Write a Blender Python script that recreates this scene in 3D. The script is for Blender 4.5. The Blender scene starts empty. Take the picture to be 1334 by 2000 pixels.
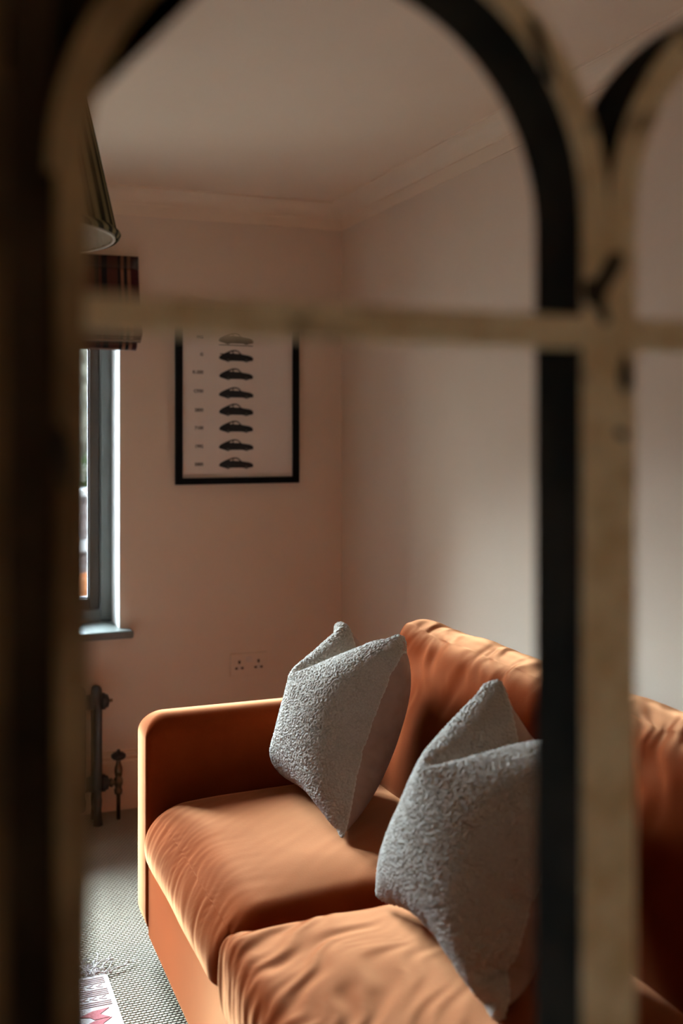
import bpy, bmesh, math, random
import numpy as np
from mathutils import Vector, Matrix

random.seed(7)
RNG = np.random.default_rng(11)
sc = bpy.context.scene
COL = sc.collection

# ------------------------------------------------------------------ camera
YAW = math.radians(21.4)
F_PX, CX, HORIZON = 2090.0, 667.0, 840.0
EYE = 1.387
cam_d = bpy.data.cameras.new('camera')
cam = bpy.data.objects.new('camera', cam_d)
COL.objects.link(cam)
cam.location = (0, 0, EYE)
cam.rotation_euler = (math.pi / 2, 0, -YAW)
cam_d.sensor_fit = 'VERTICAL'
cam_d.sensor_height = 36.0
cam_d.lens = 36.0 * F_PX / 2000.0
cam_d.shift_y = -(1000.0 - HORIZON) / 2000.0
cam_d.clip_start = 0.02
cam_d.dof.use_dof = True
cam_d.dof.focus_distance = 2.60
cam_d.dof.aperture_fstop = 2.1
sc.camera = cam

# ------------------------------------------------------------------ sky, exposure
sc.view_settings.view_transform = 'Standard'
sc.view_settings.look = 'None'
sc.view_settings.gamma = 1.0
sc.view_settings.use_curve_mapping = False
sc.view_settings.exposure = 0.0
world = bpy.data.worlds.new('overcast_sky')
sc.world = world
world.use_nodes = True
bg = world.node_tree.nodes['Background']
bg.inputs['Color'].default_value = (0.80, 0.92, 1.0, 1)
bg.inputs['Strength'].default_value = 13.5
# sun spread wide by bright cloud, facing the window
sun_d = bpy.data.lights.new('hazy_sun', 'SUN'); sun_d.energy = 108.0; sun_d.angle = math.radians(62); sun_d.color = (0.72, 0.87, 1.0)
sun = bpy.data.objects.new('hazy_sun', sun_d); COL.objects.link(sun)
SUN_EL, SUN_AZ = math.radians(35), math.radians(12)
sun.rotation_euler = Vector((math.sin(SUN_AZ) * math.cos(SUN_EL), -math.cos(SUN_AZ) * math.cos(SUN_EL), -math.sin(SUN_EL))).to_track_quat('-Z', 'Y').to_euler()
try:
    sc.cycles.use_denoising = True
    sc.cycles.max_bounces = 14
    sc.cycles.diffuse_bounces = 10
    sc.cycles.sample_clamp_indirect = 12.0
except Exception:
    pass

# room dimensions (metres)
XR, XL = 1.548, -2.45           # right and left wall faces
YE, YB = 3.95, -0.85            # end (window) wall and back wall faces
ZC = 2.274                      # ceiling
WX0, WX1 = -0.38, 0.677         # window opening
WZ0, WZ1 = 0.66, 1.93
REVEAL = 0.17

# daylight portal in the window opening (guides the sky sampling only)
pl = bpy.data.lights.new('window_portal', 'AREA')
pl.shape = 'RECTANGLE'; pl.size = WX1 - WX0; pl.size_y = WZ1 - WZ0
pl.cycles.is_portal = True
po = bpy.data.objects.new('window_portal', pl); COL.objects.link(po)
po.location = ((WX0 + WX1) / 2, YE + REVEAL + 0.12, (WZ0 + WZ1) / 2)
po.rotation_euler = (-math.pi / 2, 0, 0)

# ------------------------------------------------------------------ materials
def mat(name, color, rough=0.7, metallic=0.0, sheen=0.0, sheen_rough=0.4, sheen_tint=None, spec=0.4):
    m = bpy.data.materials.new(name); m.use_nodes = True
    b = m.node_tree.nodes['Principled BSDF']
    b.inputs['Base Color'].default_value = (*color, 1)
    b.inputs['Roughness'].default_value = rough
    b.inputs['Metallic'].default_value = metallic
    b.inputs['Specular IOR Level'].default_value = spec
    if sheen:
        b.inputs['Sheen Weight'].default_value = sheen
        b.inputs['Sheen Roughness'].default_value = sheen_rough
        if sheen_tint: b.inputs['Sheen Tint'].default_value = (*sheen_tint, 1)
    return m

def N(m, t): return m.node_tree.nodes.new(t)
def LK(m, a, b): m.node_tree.links.new(a, b)
def BS(m): return m.node_tree.nodes['Principled BSDF']

def noise(m, scale, detail=4, rough=0.5, vec=None, mapping=None):
    n = N(m, 'ShaderNodeTexNoise')
    n.inputs['Scale'].default_value = scale; n.inputs['Detail'].default_value = detail
    n.inputs['Roughness'].default_value = rough
    if vec is None:
        tc = N(m, 'ShaderNodeTexCoord'); vec = tc.outputs['Object']
    if mapping:
        mp = N(m, 'ShaderNodeMapping'); mp.inputs['Scale'].default_value = mapping
        LK(m, vec, mp.inputs['Vector']); vec = mp.outputs['Vector']
    LK(m, vec, n.inputs['Vector'])
    return n

def ramp(m, fac, stops):
    r = N(m, 'ShaderNodeValToRGB')
    e = r.color_ramp.elements
    while len(e) < len(stops): e.new(0.5)
    for k, (p, c) in enumerate(stops):
        e[k].position = p; e[k].color = (*c, 1) if len(c) == 3 else c
    LK(m, fac, r.inputs['Fac'])
    return r

def vary(m, c0, c1, scale, lo=0.35, hi=0.65, detail=4, mapping=None):
    n = noise(m, scale, detail, mapping=mapping)
    r = ramp(m, n.outputs['Fac'], [(lo, c0), (hi, c1)])
    LK(m, r.outputs['Color'], BS(m).inputs['Base Color'])
    return n

def bump(m, height, strength=0.3, dist=0.01):
    b = N(m, 'ShaderNodeBump')
    b.inputs['Strength'].default_value = strength; b.inputs['Distance'].default_value = dist
    LK(m, height, b.inputs['Height']); LK(m, b.outputs['Normal'], BS(m).inputs['Normal'])
    return b

M = {}
m = M['wall'] = mat('plaster_pink_paint', (0.725, 0.56, 0.43), 0.85, spec=0.2)
vary(m, (0.715, 0.55, 0.42), (0.735, 0.57, 0.44), 3.0)
bump(m, noise(m, 140, 3).outputs['Fac'], 0.12, 0.002)
M['wall_deep'] = mat('deep_brown_paint', (0.27, 0.205, 0.165), 0.85, spec=0.2)
vary(M['wall_deep'], (0.26, 0.197, 0.158), (0.28, 0.213, 0.172), 3.0)
M['ceiling'] = mat('ceiling_paint', (0.80, 0.615, 0.46), 0.9, spec=0.2)
vary(M['ceiling'], (0.79, 0.605, 0.45), (0.81, 0.625, 0.47), 2.0)
M['reveal'] = mat('reveal_paint', (0.78, 0.75, 0.72), 0.8, spec=0.2)
vary(M['reveal'], (0.77, 0.74, 0.71), (0.79, 0.76, 0.73), 5.0)
M['grey_paint'] = mat('grey_green_satin_paint', (0.16, 0.172, 0.158), 0.32)
vary(M['grey_paint'], (0.153, 0.165, 0.151), (0.167, 0.179, 0.165), 9.0)
M['sash_paint'] = mat('sash_grey_paint', (0.07, 0.055, 0.042), 0.5)
vary(M['sash_paint'], (0.065, 0.052, 0.039), (0.075, 0.059, 0.045), 9.0)
M['skirting'] = mat('skirting_paint', (0.73, 0.535, 0.38), 0.6, spec=0.3)
vary(M['skirting'], (0.72, 0.525, 0.37), (0.74, 0.545, 0.39), 6.0)

# glass: thin clear pane
m = bpy.data.materials.new('window_glass'); m.use_nodes = True
nt = m.node_tree; nt.nodes.clear()
o_ = nt.nodes.new('ShaderNodeOutputMaterial'); mx = nt.nodes.new('ShaderNodeMixShader')
tr = nt.nodes.new('ShaderNodeBsdfTransparent'); gl = nt.nodes.new('ShaderNodeBsdfGlossy')
gl.inputs['Roughness'].default_value = 0.02; tr.inputs['Color'].default_value = (0.94, 0.96, 0.95, 1)
fr = nt.nodes.new('ShaderNodeFresnel'); fr.inputs['IOR'].default_value = 1.2
nt.links.new(fr.outputs[0], mx.inputs[0]); nt.links.new(tr.outputs[0], mx.inputs[1])
nt.links.new(gl.outputs[0], mx.inputs[2]); nt.links.new(mx.outputs[0], o_.inputs[0])
M['glass'] = m

# velvet
m = M['velvet'] = mat('rust_velvet', (0.11, 0.012, 0.003), 0.8, sheen=0.3, sheen_rough=0.30, sheen_tint=(1.0, 0.5, 0.24), spec=0.0)
n = noise(m, 5.5, 5, 0.6)
r = ramp(m, n.outputs['Fac'], [(0.3, (0.125, 0.015, 0.003)), (0.7, (0.175, 0.025, 0.005))])
LK(m, r.outputs['Color'], BS(m).inputs['Base Color'])
vb = bump(m, noise(m, 420, 2).outputs['Fac'], 0.12, 0.0015)
sh = N(m, 'ShaderNodeBsdfSheen'); sh.inputs['Color'].default_value = (0.78, 0.37, 0.18, 1); sh.inputs['Roughness'].default_value = 0.34
ad = N(m, 'ShaderNodeAddShader'); # brushed nap: the pile leans towards the back of the sofa
nap = N(m, 'ShaderNodeVectorMath'); nap.operation = 'ADD'; nap.inputs[1].default_value = (0.55, 0.0, 0.0)
LK(m, vb.outputs['Normal'], nap.inputs[0])
npn = N(m, 'ShaderNodeVectorMath'); npn.operation = 'NORMALIZE'; LK(m, nap.outputs[0], npn.inputs[0]); LK(m, npn.outputs[0], sh.inputs['Normal'])
LK(m, BS(m).outputs[0], ad.inputs[0]); LK(m, sh.outputs[0], ad.inputs[1])
LK(m, ad.outputs[0], m.node_tree.nodes['Material Output'].inputs['Surface'])

m = M['boucle'] = mat('grey_boucle_wool', (0.42, 0.37, 0.315), 0.95, sheen=0.15, sheen_rough=0.6, spec=0.1)
vary(m, (0.385, 0.335, 0.285), (0.46, 0.405, 0.345), 260, 0.3, 0.7, 2)
m = M['pillow_back'] = mat('pink_linen', (0.36, 0.24, 0.185), 0.9, sheen=0.1, spec=0.15)
vary(m, (0.34, 0.225, 0.17), (0.38, 0.255, 0.20), 30, 0.35, 0.65, 4)
bump(m, noise(m, 900, 2).outputs['Fac'], 0.2, 0.001)
M['piping'] = mat('cream_seam', (0.50, 0.45, 0.39), 0.9, spec=0.1)
vary(M['piping'], (0.46, 0.41, 0.35), (0.55, 0.5, 0.43), 300)

# carpet: staggered woven loops
m = M['carpet'] = mat('loop_weave_carpet', (0.46, 0.43, 0.36), 0.95, spec=0.1)
tc = N(m, 'ShaderNodeTexCoord')
def math_node(op, a=None, b=None):
    q = N(m, 'ShaderNodeMath'); q.operation = op
    for i, s in enumerate((a, b)):
        if s is None: continue
        if isinstance(s, (int, float)): q.inputs[i].default_value = s
        else: LK(m, s, q.inputs[i])
    return q.outputs[0]
nz = noise(m, 26, 2, vec=tc.outputs['Object'])
mixv = N(m, 'ShaderNodeVectorMath'); mixv.operation = 'SCALE'; mixv.inputs['Scale'].default_value = 0.0035
LK(m, nz.outputs['Color'], mixv.inputs[0])
addv = N(m, 'ShaderNodeVectorMath'); addv.operation = 'ADD'
LK(m, tc.outputs['Object'], addv.inputs[0]); LK(m, mixv.outputs[0], addv.inputs[1])
sx = N(m, 'ShaderNodeSeparateXYZ'); LK(m, addv.outputs[0], sx.inputs[0])
PX, PY = 0.0125, 0.0105
row = math_node('FLOOR', math_node('DIVIDE', sx.outputs['Y'], PY))
half = math_node('MULTIPLY', math_node('MODULO', row, 2.0), 0.5)
fu = math_node('FRACT', math_node('ADD', math_node('DIVIDE', sx.outputs['X'], PX), half))
fv = math_node('FRACT', math_node('DIVIDE', sx.outputs['Y'], PY))
su = math_node('SINE', math_node('MULTIPLY', fu, math.pi))
sv = math_node('SINE', math_node('MULTIPLY', fv, math.pi))
hgt = math_node('POWER', math_node('MULTIPLY', su, sv), 0.6)
cr = ramp(m, hgt, [(0.05, (0.13, 0.11, 0.075)), (0.5, (0.42, 0.37, 0.285)), (1.0, (0.54, 0.485, 0.385))])
LK(m, cr.outputs['Color'], BS(m).inputs['Base Color'])
bump(m, hgt, 1.0, 0.007)

M['iron'] = mat('dark_cast_iron', (0.055, 0.052, 0.048), 0.45, 0.35)
vary(M['iron'], (0.048, 0.045, 0.042), (0.064, 0.06, 0.056), 25)
M['brass'] = mat('antique_brass', (0.16, 0.105, 0.055), 0.38, 0.85)
vary(M['brass'], (0.12, 0.08, 0.045), (0.2, 0.135, 0.07), 30)
M['valve_wheel'] = mat('dark_valve_wheel', (0.03, 0.02, 0.015), 0.4)
vary(M['valve_wheel'], (0.025, 0.017, 0.013), (0.036, 0.024, 0.018), 20)
M['black_frame'] = mat('black_wood_frame', (0.012, 0.012, 0.013), 0.7, spec=0.08)
vary(M['black_frame'], (0.006, 0.0065, 0.0075), (0.009, 0.0095, 0.0105), 14)
M['paper'] = mat('print_paper', (0.76, 0.66, 0.58), 0.7, spec=0.2)
vary(M['paper'], (0.755, 0.655, 0.575), (0.765, 0.665, 0.585), 8)
M['ink'] = mat('black_ink', (0.016, 0.016, 0.017), 0.7); vary(M['ink'], (0.014, 0.014, 0.015), (0.018, 0.018, 0.019), 20)
M['ink_grey'] = mat('grey_ink', (0.075, 0.07, 0.066), 0.7); vary(M['ink_grey'], (0.07, 0.065, 0.06), (0.08, 0.075, 0.07), 20)
M['ink_faded'] = mat('faded_brown_ink', (0.10, 0.075, 0.06), 0.7); vary(M['ink_faded'], (0.095, 0.07, 0.056), (0.105, 0.08, 0.064), 20)
M['hole'] = mat('socket_hole_dark', (0.03, 0.014, 0.008), 0.9); vary(M['hole'], (0.028, 0.013, 0.007), (0.033, 0.015, 0.009), 20)
M['socket'] = mat('painted_socket_plate', (0.715, 0.55, 0.42), 0.5); vary(M['socket'], (0.71, 0.545, 0.415), (0.72, 0.555, 0.425), 20)
M['socket_switch'] = mat('socket_switch', (0.64, 0.53, 0.45), 0.45); vary(M['socket_switch'], (0.635, 0.525, 0.445), (0.645, 0.535, 0.455), 20)

# lampshade fabric: dark and light pleats (stripe follows the angle round the shade)
def shade_mat(name, dark, light, k):
    m = mat(name, light, 0.9, spec=0.1)
    at = N(m, 'ShaderNodeAttribute'); at.attribute_name = 'stripe'
    r = ramp(m, at.outputs['Fac'], [(0.42, dark), (0.58, light)])
    LK(m, r.outputs['Color'], BS(m).inputs['Base Color'])
    b = BS(m)
    b.inputs['Subsurface Weight'].default_value = 0.0
    return m
M['shade_out'] = shade_mat('striped_pleated_silk', (0.03, 0.029, 0.018), (0.22, 0.185, 0.095), 1)
M['shade_in'] = mat('ivory_lining', (0.62, 0.55, 0.43), 0.9); vary(M['shade_in'], (0.58, 0.51, 0.4), (0.66, 0.59, 0.46), 40)

# blind: vertical plaid stripes in X
m = M['blind'] = mat('maroon_striped_fabric', (0.12, 0.03, 0.03), 0.9, sheen=0.2, spec=0.1)
tc = N(m, 'ShaderNodeTexCoord'); sx = N(m, 'ShaderNodeSeparateXYZ'); LK(m, tc.outputs['Object'], sx.inputs[0])
fx = math_node('FRACT', math_node('DIVIDE', math_node('ADD', sx.outputs['X'], 10.0), 0.19))
MA, DK, TN, BR = (0.058, 0.014, 0.016), (0.016, 0.013, 0.013), (0.23, 0.11, 0.065), (0.085, 0.028, 0.02)
r = N(m, 'ShaderNodeValToRGB'); r.color_ramp.interpolation = 'CONSTANT'
stops = [(0.0, BR), (0.10, DK), (0.16, TN), (0.215, DK), (0.28, TN), (0.345, MA), (0.66, DK), (0.74, BR), (0.80, DK), (0.9, BR)]
e = r.color_ramp.elements
while len(e) < len(stops): e.new(0.5)
for k, (p, c) in enumerate(stops): e[k].position = p; e[k].color = (*c, 1)
LK(m, fx, r.inputs['Fac']); LK(m, r.outputs['Color'], BS(m).inputs['Base Color'])
M['blind_trim'] = mat('tan_blind_trim', (0.26, 0.16, 0.11), 0.9); vary(M['blind_trim'], (0.2, 0.11, 0.08), (0.3, 0.2, 0.14), 14)

# painted iron frame: body blackened to stand for dark reflections, and flaking cream face
m = M['frame_dark'] = mat('dark_reflection_iron', (0.028, 0.022, 0.016), 0.95, spec=0.04)
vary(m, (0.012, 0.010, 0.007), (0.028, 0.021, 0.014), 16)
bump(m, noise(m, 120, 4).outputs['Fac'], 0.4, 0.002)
m = M['frame_cream'] = mat('flaking_cream_paint', (0.42, 0.32, 0.19), 0.7, spec=0.25)
n1 = noise(m, 9, 5, 0.62); n2 = noise(m, 38, 4, 0.6)
c1 = ramp(m, n2.outputs['Fac'], [(0.3, (0.66, 0.49, 0.27)), (0.65, (0.88, 0.76, 0.52))])
rust = ramp(m, n1.outputs['Fac'], [(0.64, (0, 0, 0)), (0.72, (1, 1, 1))])
mxc = N(m, 'ShaderNodeMix'); mxc.data_type = 'RGBA'
LK(m, rust.outputs['Color'], mxc.inputs['Factor']); LK(m, c1.outputs['Color'], mxc.inputs['A'])
mxc.inputs['B'].default_value = (0.05, 0.035, 0.022, 1)
LK(m, mxc.outputs['Result'], BS(m).inputs['Base Color'])
bump(m, n2.outputs['Fac'], 0.4, 0.002)
m = M['frame_stained'] = mat('stained_cream_paint', (0.4, 0.26, 0.13), 0.75, spec=0.2)
n1 = vary(m, (0.16, 0.09, 0.04), (0.56, 0.40, 0.21), 7, 0.35, 0.62, 5)
bump(m, n1.outputs['Fac'], 0.3, 0.002)
m = M['frame_brown'] = mat('bare_brown_face', (0.13, 0.075, 0.035), 0.75, spec=0.2)
vary(m, (0.07, 0.042, 0.022), (0.19, 0.11, 0.05), 10)
m = M['frame_umber'] = mat('burnt_umber_board', (0.06, 0.04, 0.025), 0.9, spec=0.05)
vary(m, (0.03, 0.02, 0.013), (0.085, 0.055, 0.034), 8)
m = M['frame_chip'] = mat('chipped_bare_metal', (0.035, 0.027, 0.02), 0.8, spec=0.2)
vary(m, (0.025, 0.02, 0.015), (0.06, 0.045, 0.03), 40)

M['rug_white'] = mat('rug_ivory_cotton', (0.62, 0.57, 0.55), 0.95, spec=0.1)
vary(M['rug_white'], (0.56, 0.51, 0.49), (0.66, 0.61, 0.59), 220)
bump(M['rug_white'], noise(M['rug_white'], 500, 2).outputs['Fac'], 0.4, 0.002)
M['rug_red'] = mat('rug_faded_red', (0.42, 0.13, 0.14), 0.95, spec=0.1); vary(M['rug_red'], (0.37, 0.11, 0.12), (0.47, 0.17, 0.18), 220)
M['rug_pink'] = mat('rug_pale_pink', (0.44, 0.32, 0.31), 0.95, spec=0.1); vary(M['rug_pink'], (0.40, 0.28, 0.27), (0.48, 0.36, 0.35), 220)

M['render_wall'] = mat('pebble_dash', (0.2, 0.19, 0.16), 0.95)
vary(M['render_wall'], (0.09, 0.085, 0.065), (0.28, 0.26, 0.21), 9, 0.35, 0.65, 8)
m = M['low_brick'] = mat('grey_brick', (0.2, 0.17, 0.17), 0.9)
bt = N(m, 'ShaderNodeTexBrick'); bt.inputs['Scale'].default_value = 4.5
bt.inputs['Color1'].default_value = (0.2, 0.16, 0.165, 1); bt.inputs['Color2'].default_value = (0.13, 0.105, 0.11, 1)
bt.inputs['Mortar'].default_value = (0.27, 0.25, 0.25, 1)
tcb = N(m, 'ShaderNodeTexCoord'); mpb = N(m, 'ShaderNodeMapping'); mpb.inputs['Rotation'].default_value = (math.pi / 2, 0, 0)
LK(m, tcb.outputs['Object'], mpb.inputs['Vector']); LK(m, mpb.outputs['Vector'], bt.inputs['Vector'])
LK(m, bt.outputs['Color'], BS(m).inputs['Base Color'])
M['coping'] = mat('white_coping', (0.55, 0.55, 0.58), 0.8); vary(M['coping'], (0.5, 0.5, 0.53), (0.6, 0.6, 0.62), 6)
M['leaf'] = mat('hedge_leaf', (0.05, 0.09, 0.03), 0.7); vary(M['leaf'], (0.03, 0.055, 0.02), (0.085, 0.14, 0.05), 12)
M['paving'] = mat('paving', (0.16, 0.15, 0.145), 0.9); vary(M['paving'], (0.12, 0.115, 0.11), (0.2, 0.19, 0.18), 3)
M['terracotta'] = mat('terracotta', (0.42, 0.17, 0.07), 0.85); vary(M['terracotta'], (0.36, 0.14, 0.06), (0.48, 0.2, 0.09), 12)

# ------------------------------------------------------------------ mesh helpers
def link(name, me, material=None, parent=None, smooth=False, kind=None):
    ob = bpy.data.objects.new(name, me); COL.objects.link(ob)
    if material is not None and not me.materials:
        me.materials.append(M[material] if isinstance(material, str) else material)
    if smooth:
        me.polygons.foreach_set('use_smooth', [True] * len(me.polygons))
    if parent is not None: ob.parent = parent
    if kind: ob['kind'] = kind
    return ob

def from_np(name, V, F, material=None, parent=None, smooth=False, kind=None):
    me = bpy.data.meshes.new(name)
    me.from_pydata([tuple(map(float, v)) for v in V], [], [tuple(int(i) for i in f) for f in F])
    me.update()
    return link(name, me, material, parent, smooth, kind)

def bm_obj(name, bm, material=None, parent=None, smooth=False, kind=None):
    bmesh.ops.recalc_face_normals(bm, faces=bm.faces)
    me = bpy.data.meshes.new(name); bm.to_mesh(me); bm.free()
    return link(name, me, material, parent, smooth, kind)

def add_box(bm, x0, x1, y0, y1, z0, z1, bevel=0.0, seg=2):
    r = bmesh.ops.create_cube(bm, size=1.0)
    vs = r['verts']
    for v in vs:
        v.co = Vector((x0 + (v.co.x + .5) * (x1 - x0), y0 + (v.co.y + .5) * (y1 - y0), z0 + (v.co.z + .5) * (z1 - z0)))
    if bevel > 0:
        es = list({e for v in vs for e in v.link_edges})
        bmesh.ops.bevel(bm, geom=es, offset=bevel, segments=seg, profile=0.5, affect='EDGES')

def box(name, x0, x1, y0, y1, z0, z1, material, parent=None, bevel=0.0, seg=2, kind=None, smooth=False):
    bm = bmesh.new(); add_box(bm, x0, x1, y0, y1, z0, z1, bevel, seg)
    return bm_obj(name, bm, material, parent, smooth, kind)

def prism(bm, pts, axis, a0, a1):
    """polygon pts (2D) extruded along axis between a0 and a1. axis y: pts are (x,z); axis x: (y,z); axis z: (x,y)"""
    def p3(p, a):
        return {'y': (p[0], a, p[1]), 'x': (a, p[0], p[1]), 'z': (p[0], p[1], a)}[axis]
    A = [bm.verts.new(p3(p, a0)) for p in pts]; B = [bm.verts.new(p3(p, a1)) for p in pts]
    n = len(pts)
    bm.faces.new(A[::-1]); bm.faces.new(B)
    for i in range(n): bm.faces.new((A[i], A[(i + 1) % n], B[(i + 1) % n], B[i]))

def lathe(bm, prof, origin, axis='z', seg=24, close=True):
    """prof: list of (radius, height)"""
    rings = []
    for r, h in prof:
        ring = []
        for k in range(seg):
            a = 2 * math.pi * k / seg
            c, s = r * math.cos(a), r * math.sin(a)
            p = {'z': (c, s, h), 'x': (h, c, s), 'y': (c, h, s)}[axis]
            ring.append(bm.verts.new(Vector(p) + Vector(origin)))
        rings.append(ring)
    for a, b in zip(rings[:-1], rings[1:]):
        for k in range(seg): bm.faces.new((a[k], a[(k + 1) % seg], b[(k + 1) % seg], b[k]))
    if close:
        bm.faces.new(rings[0][::-1]); bm.faces.new(rings[-1])

def tube(bm, pts, rad, seg=8):
    pts = [Vector(p) for p in pts]; rings = []
    for i, p in enumerate(pts):
        t = (pts[min(i + 1, len(pts) - 1)] - pts[max(i - 1, 0)]).normalized()
        up = Vector((0, 0, 1)) if abs(t.z) < 0.95 else Vector((1, 0, 0))
        a = t.cross(up).normalized(); b = t.cross(a).normalized()
        rr = rad[i] if isinstance(rad, (list, tuple)) else rad
        rings.append([bm.verts.new(p + rr * (math.cos(2 * math.pi * k / seg) * a + math.sin(2 * math.pi * k / seg) * b)) for k in range(seg)])
    for a, b in zip(rings[:-1], rings[1:]):
        for k in range(seg): bm.faces.new((a[k], a[(k + 1) % seg], b[(k + 1) % seg], b[k]))
    bm.faces.new(rings[0][::-1]); bm.faces.new(rings[-1])

def empty(name, loc=(0, 0, 0)):
    o = bpy.data.objects.new(name, None); COL.objects.link(o); o.location = loc
    o.empty_display_size = 0.05
    return o

def tag(o, label=None, category=None, group=None, kind=None):
    if label: o['label'] = label
    if category: o['category'] = category
    if group: o['group'] = group
    if kind: o['kind'] = kind
    return o

def part_of(root, ob):
    """parent keeping world coordinates (root has only a translation)"""
    ob.parent = root
    ob.matrix_parent_inverse = Matrix.Translation(root.location).inverted()
    return ob

def sub_of(part, ob):
    """a piece of a part; parts sit at the world origin, so no offset is needed"""
    ob.parent = part; ob.matrix_parent_inverse = Matrix.Identity(4)
    return ob

# ------------------------------------------------------------------ room shell
W = 0.30
box('floor', XL - W, XR + W, YB - W, YE + W, -0.12, 0.0, 'carpet', kind='structure')
box('ceiling', XL - W, XR + W, YB - W, YE + W, ZC, ZC + 0.15, 'ceiling', kind='structure')
box('wall_right', XR, XR + W, YB - W, YE + W, 0, ZC, 'wall', kind='structure')
box('wall_left', XL - W, XL, YB - W, YE + W, 0, ZC, 'wall', kind='structure')
box('wall_back', XL, XR, YB - W, YB, 0, ZC, 'wall', kind='structure')
bm = bmesh.new()
add_box(bm, XL, WX0, YE, YE + W, 0, ZC); add_box(bm, WX1, XR, YE, YE + W, 0, ZC)
add_box(bm, WX0, WX1, YE, YE + W, 0, WZ0 - 0.03); add_box(bm, WX0, WX1, YE, YE + W, WZ1, ZC)
bm_obj('wall_end', bm, 'wall', kind='structure')

# reveal linings, the strong daylight on them put into a whiter colour
rv = box('trim_1', WX1 - 0.004, WX1 + 0.0, YE + 0.0005, YE + REVEAL, WZ0, WZ1, 'reveal', kind='structure')
box('trim_2', WX0, WX0 + 0.004, YE + 0.0005, YE + REVEAL, WZ0, WZ1, 'reveal', kind='structure')
box('trim_3', WX0 + 0.004, WX1 - 0.004, YE + 0.0005, YE + REVEAL, WZ1 - 0.004, WZ1, 'reveal', kind='structure')

# coving: stepped concave profile (out from wall, below ceiling)
CP, CH = 0.062, 0.098
prof = [(0, -CH), (0.004, -CH), (0.004, -CH + 0.042), (0.010, -CH + 0.042)]
for k in range(9):
    t = k / 8 * math.pi / 2
    prof.append((0.010 + (CP - 0.012 - 0.004) * (1 - math.cos(t)), -CH + 0.044 + (CH - 0.044 - 0.007) * math.sin(t)))
prof += [(CP - 0.004, -0.006), (CP, -0.006), (CP, 0), (0, 0)]
def coving(name, wall):
    bm = bmesh.new(); A, B = [], []
    for p, z in prof:
        if wall == 'end': a, b = (XL + p, YE - p, ZC + z), (XR - p, YE - p, ZC + z)
        if wall == 'right': a, b = (XR - p, YE - p, ZC + z), (XR - p, YB + p, ZC + z)
        if wall == 'left': a, b = (XL + p, YB + p, ZC + z), (XL + p, YE - p, ZC + z)
        if wall == 'back': a, b = (XR - p, YB + p, ZC + z), (XL + p, YB + p, ZC + z)
        A.append(bm.verts.new(a)); B.append(bm.verts.new(b))
    for i in range(len(A) - 1): bm.faces.new((A[i], A[i + 1], B[i + 1], B[i]))
    bm_obj(name, bm, 'ceiling', kind='structure')
for n_, w_ in (('trim_4', 'end'), ('trim_5', 'right'), ('trim_6', 'left'), ('trim_7', 'back')): coving(n_, w_)

# skirting boards with a bead near the top
sprof = [(0, 0), (0.018, 0), (0.018, 0.176), (0.011, 0.180), (0.011, 0.186), (0.017, 0.190), (0.017, 0.197), (0.010, 0.202), (0.007, 0.209), (0, 0.212)]
def skirting(name, wall):
    bm = bmesh.new(); A, B = [], []
    for p, z in sprof:
        if wall == 'end': a, b = (XL + p, YE - p, z), (XR - p, YE - p, z)
        if wall == 'right': a, b = (XR - p, YE - p, z), (XR - p, YB + p, z)
        if wall == 'left': a, b = (XL + p, YB + p, z), (XL + p, YE - p, z)
        if wall == 'back': a, b = (XR - p, YB + p, z), (XL + p, YB + p, z)
        A.append(bm.verts.new(a)); B.append(bm.verts.new(b))
    for i in range(len(A) - 1): bm.faces.new((A[i], A[i + 1], B[i + 1], B[i]))
    bm_obj(name, bm, 'skirting', kind='structure')
for w_ in ('end', 'right', 'left', 'back'): skirting('baseboard_' + w_, w_)

# ------------------------------------------------------------------ window
win = empty('window_1', ((WX0 + WX1) / 2, YE + REVEAL, WZ0)); win['kind'] = 'structure'
FY0, FY1 = YE + REVEAL, YE + REVEAL + 0.07
FW = 0.043
def wpart(*a, **k): return part_of(win, box(*a, **k))
wx0, wx1 = WX0 + 0.002, WX1 - 0.002
for nm, b in (('jamb', (wx0, wx0 + FW, FY0, FY1, WZ0, WZ1)), ('jamb', (wx1 - FW, wx1, FY0, FY1, WZ0, WZ1)),
              ('head', (wx0 + FW, wx1 - FW, FY0, FY1, WZ1 - FW, WZ1)), ('bottom_rail', (wx0 + FW, wx1 - FW, FY0, FY1, WZ0, WZ0 + 0.045))):
    wpart(nm, *b, 'grey_paint', bevel=0.004)
LW = (wx1 - wx0 - 2 * FW) / 2
mull = [wx0 + FW + LW]
for xm in mull:
    wpart('mullion', xm - 0.025, xm + 0.025, FY0, FY1, WZ0 + 0.045, WZ1 - FW, 'grey_paint', bevel=0.004)
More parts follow.
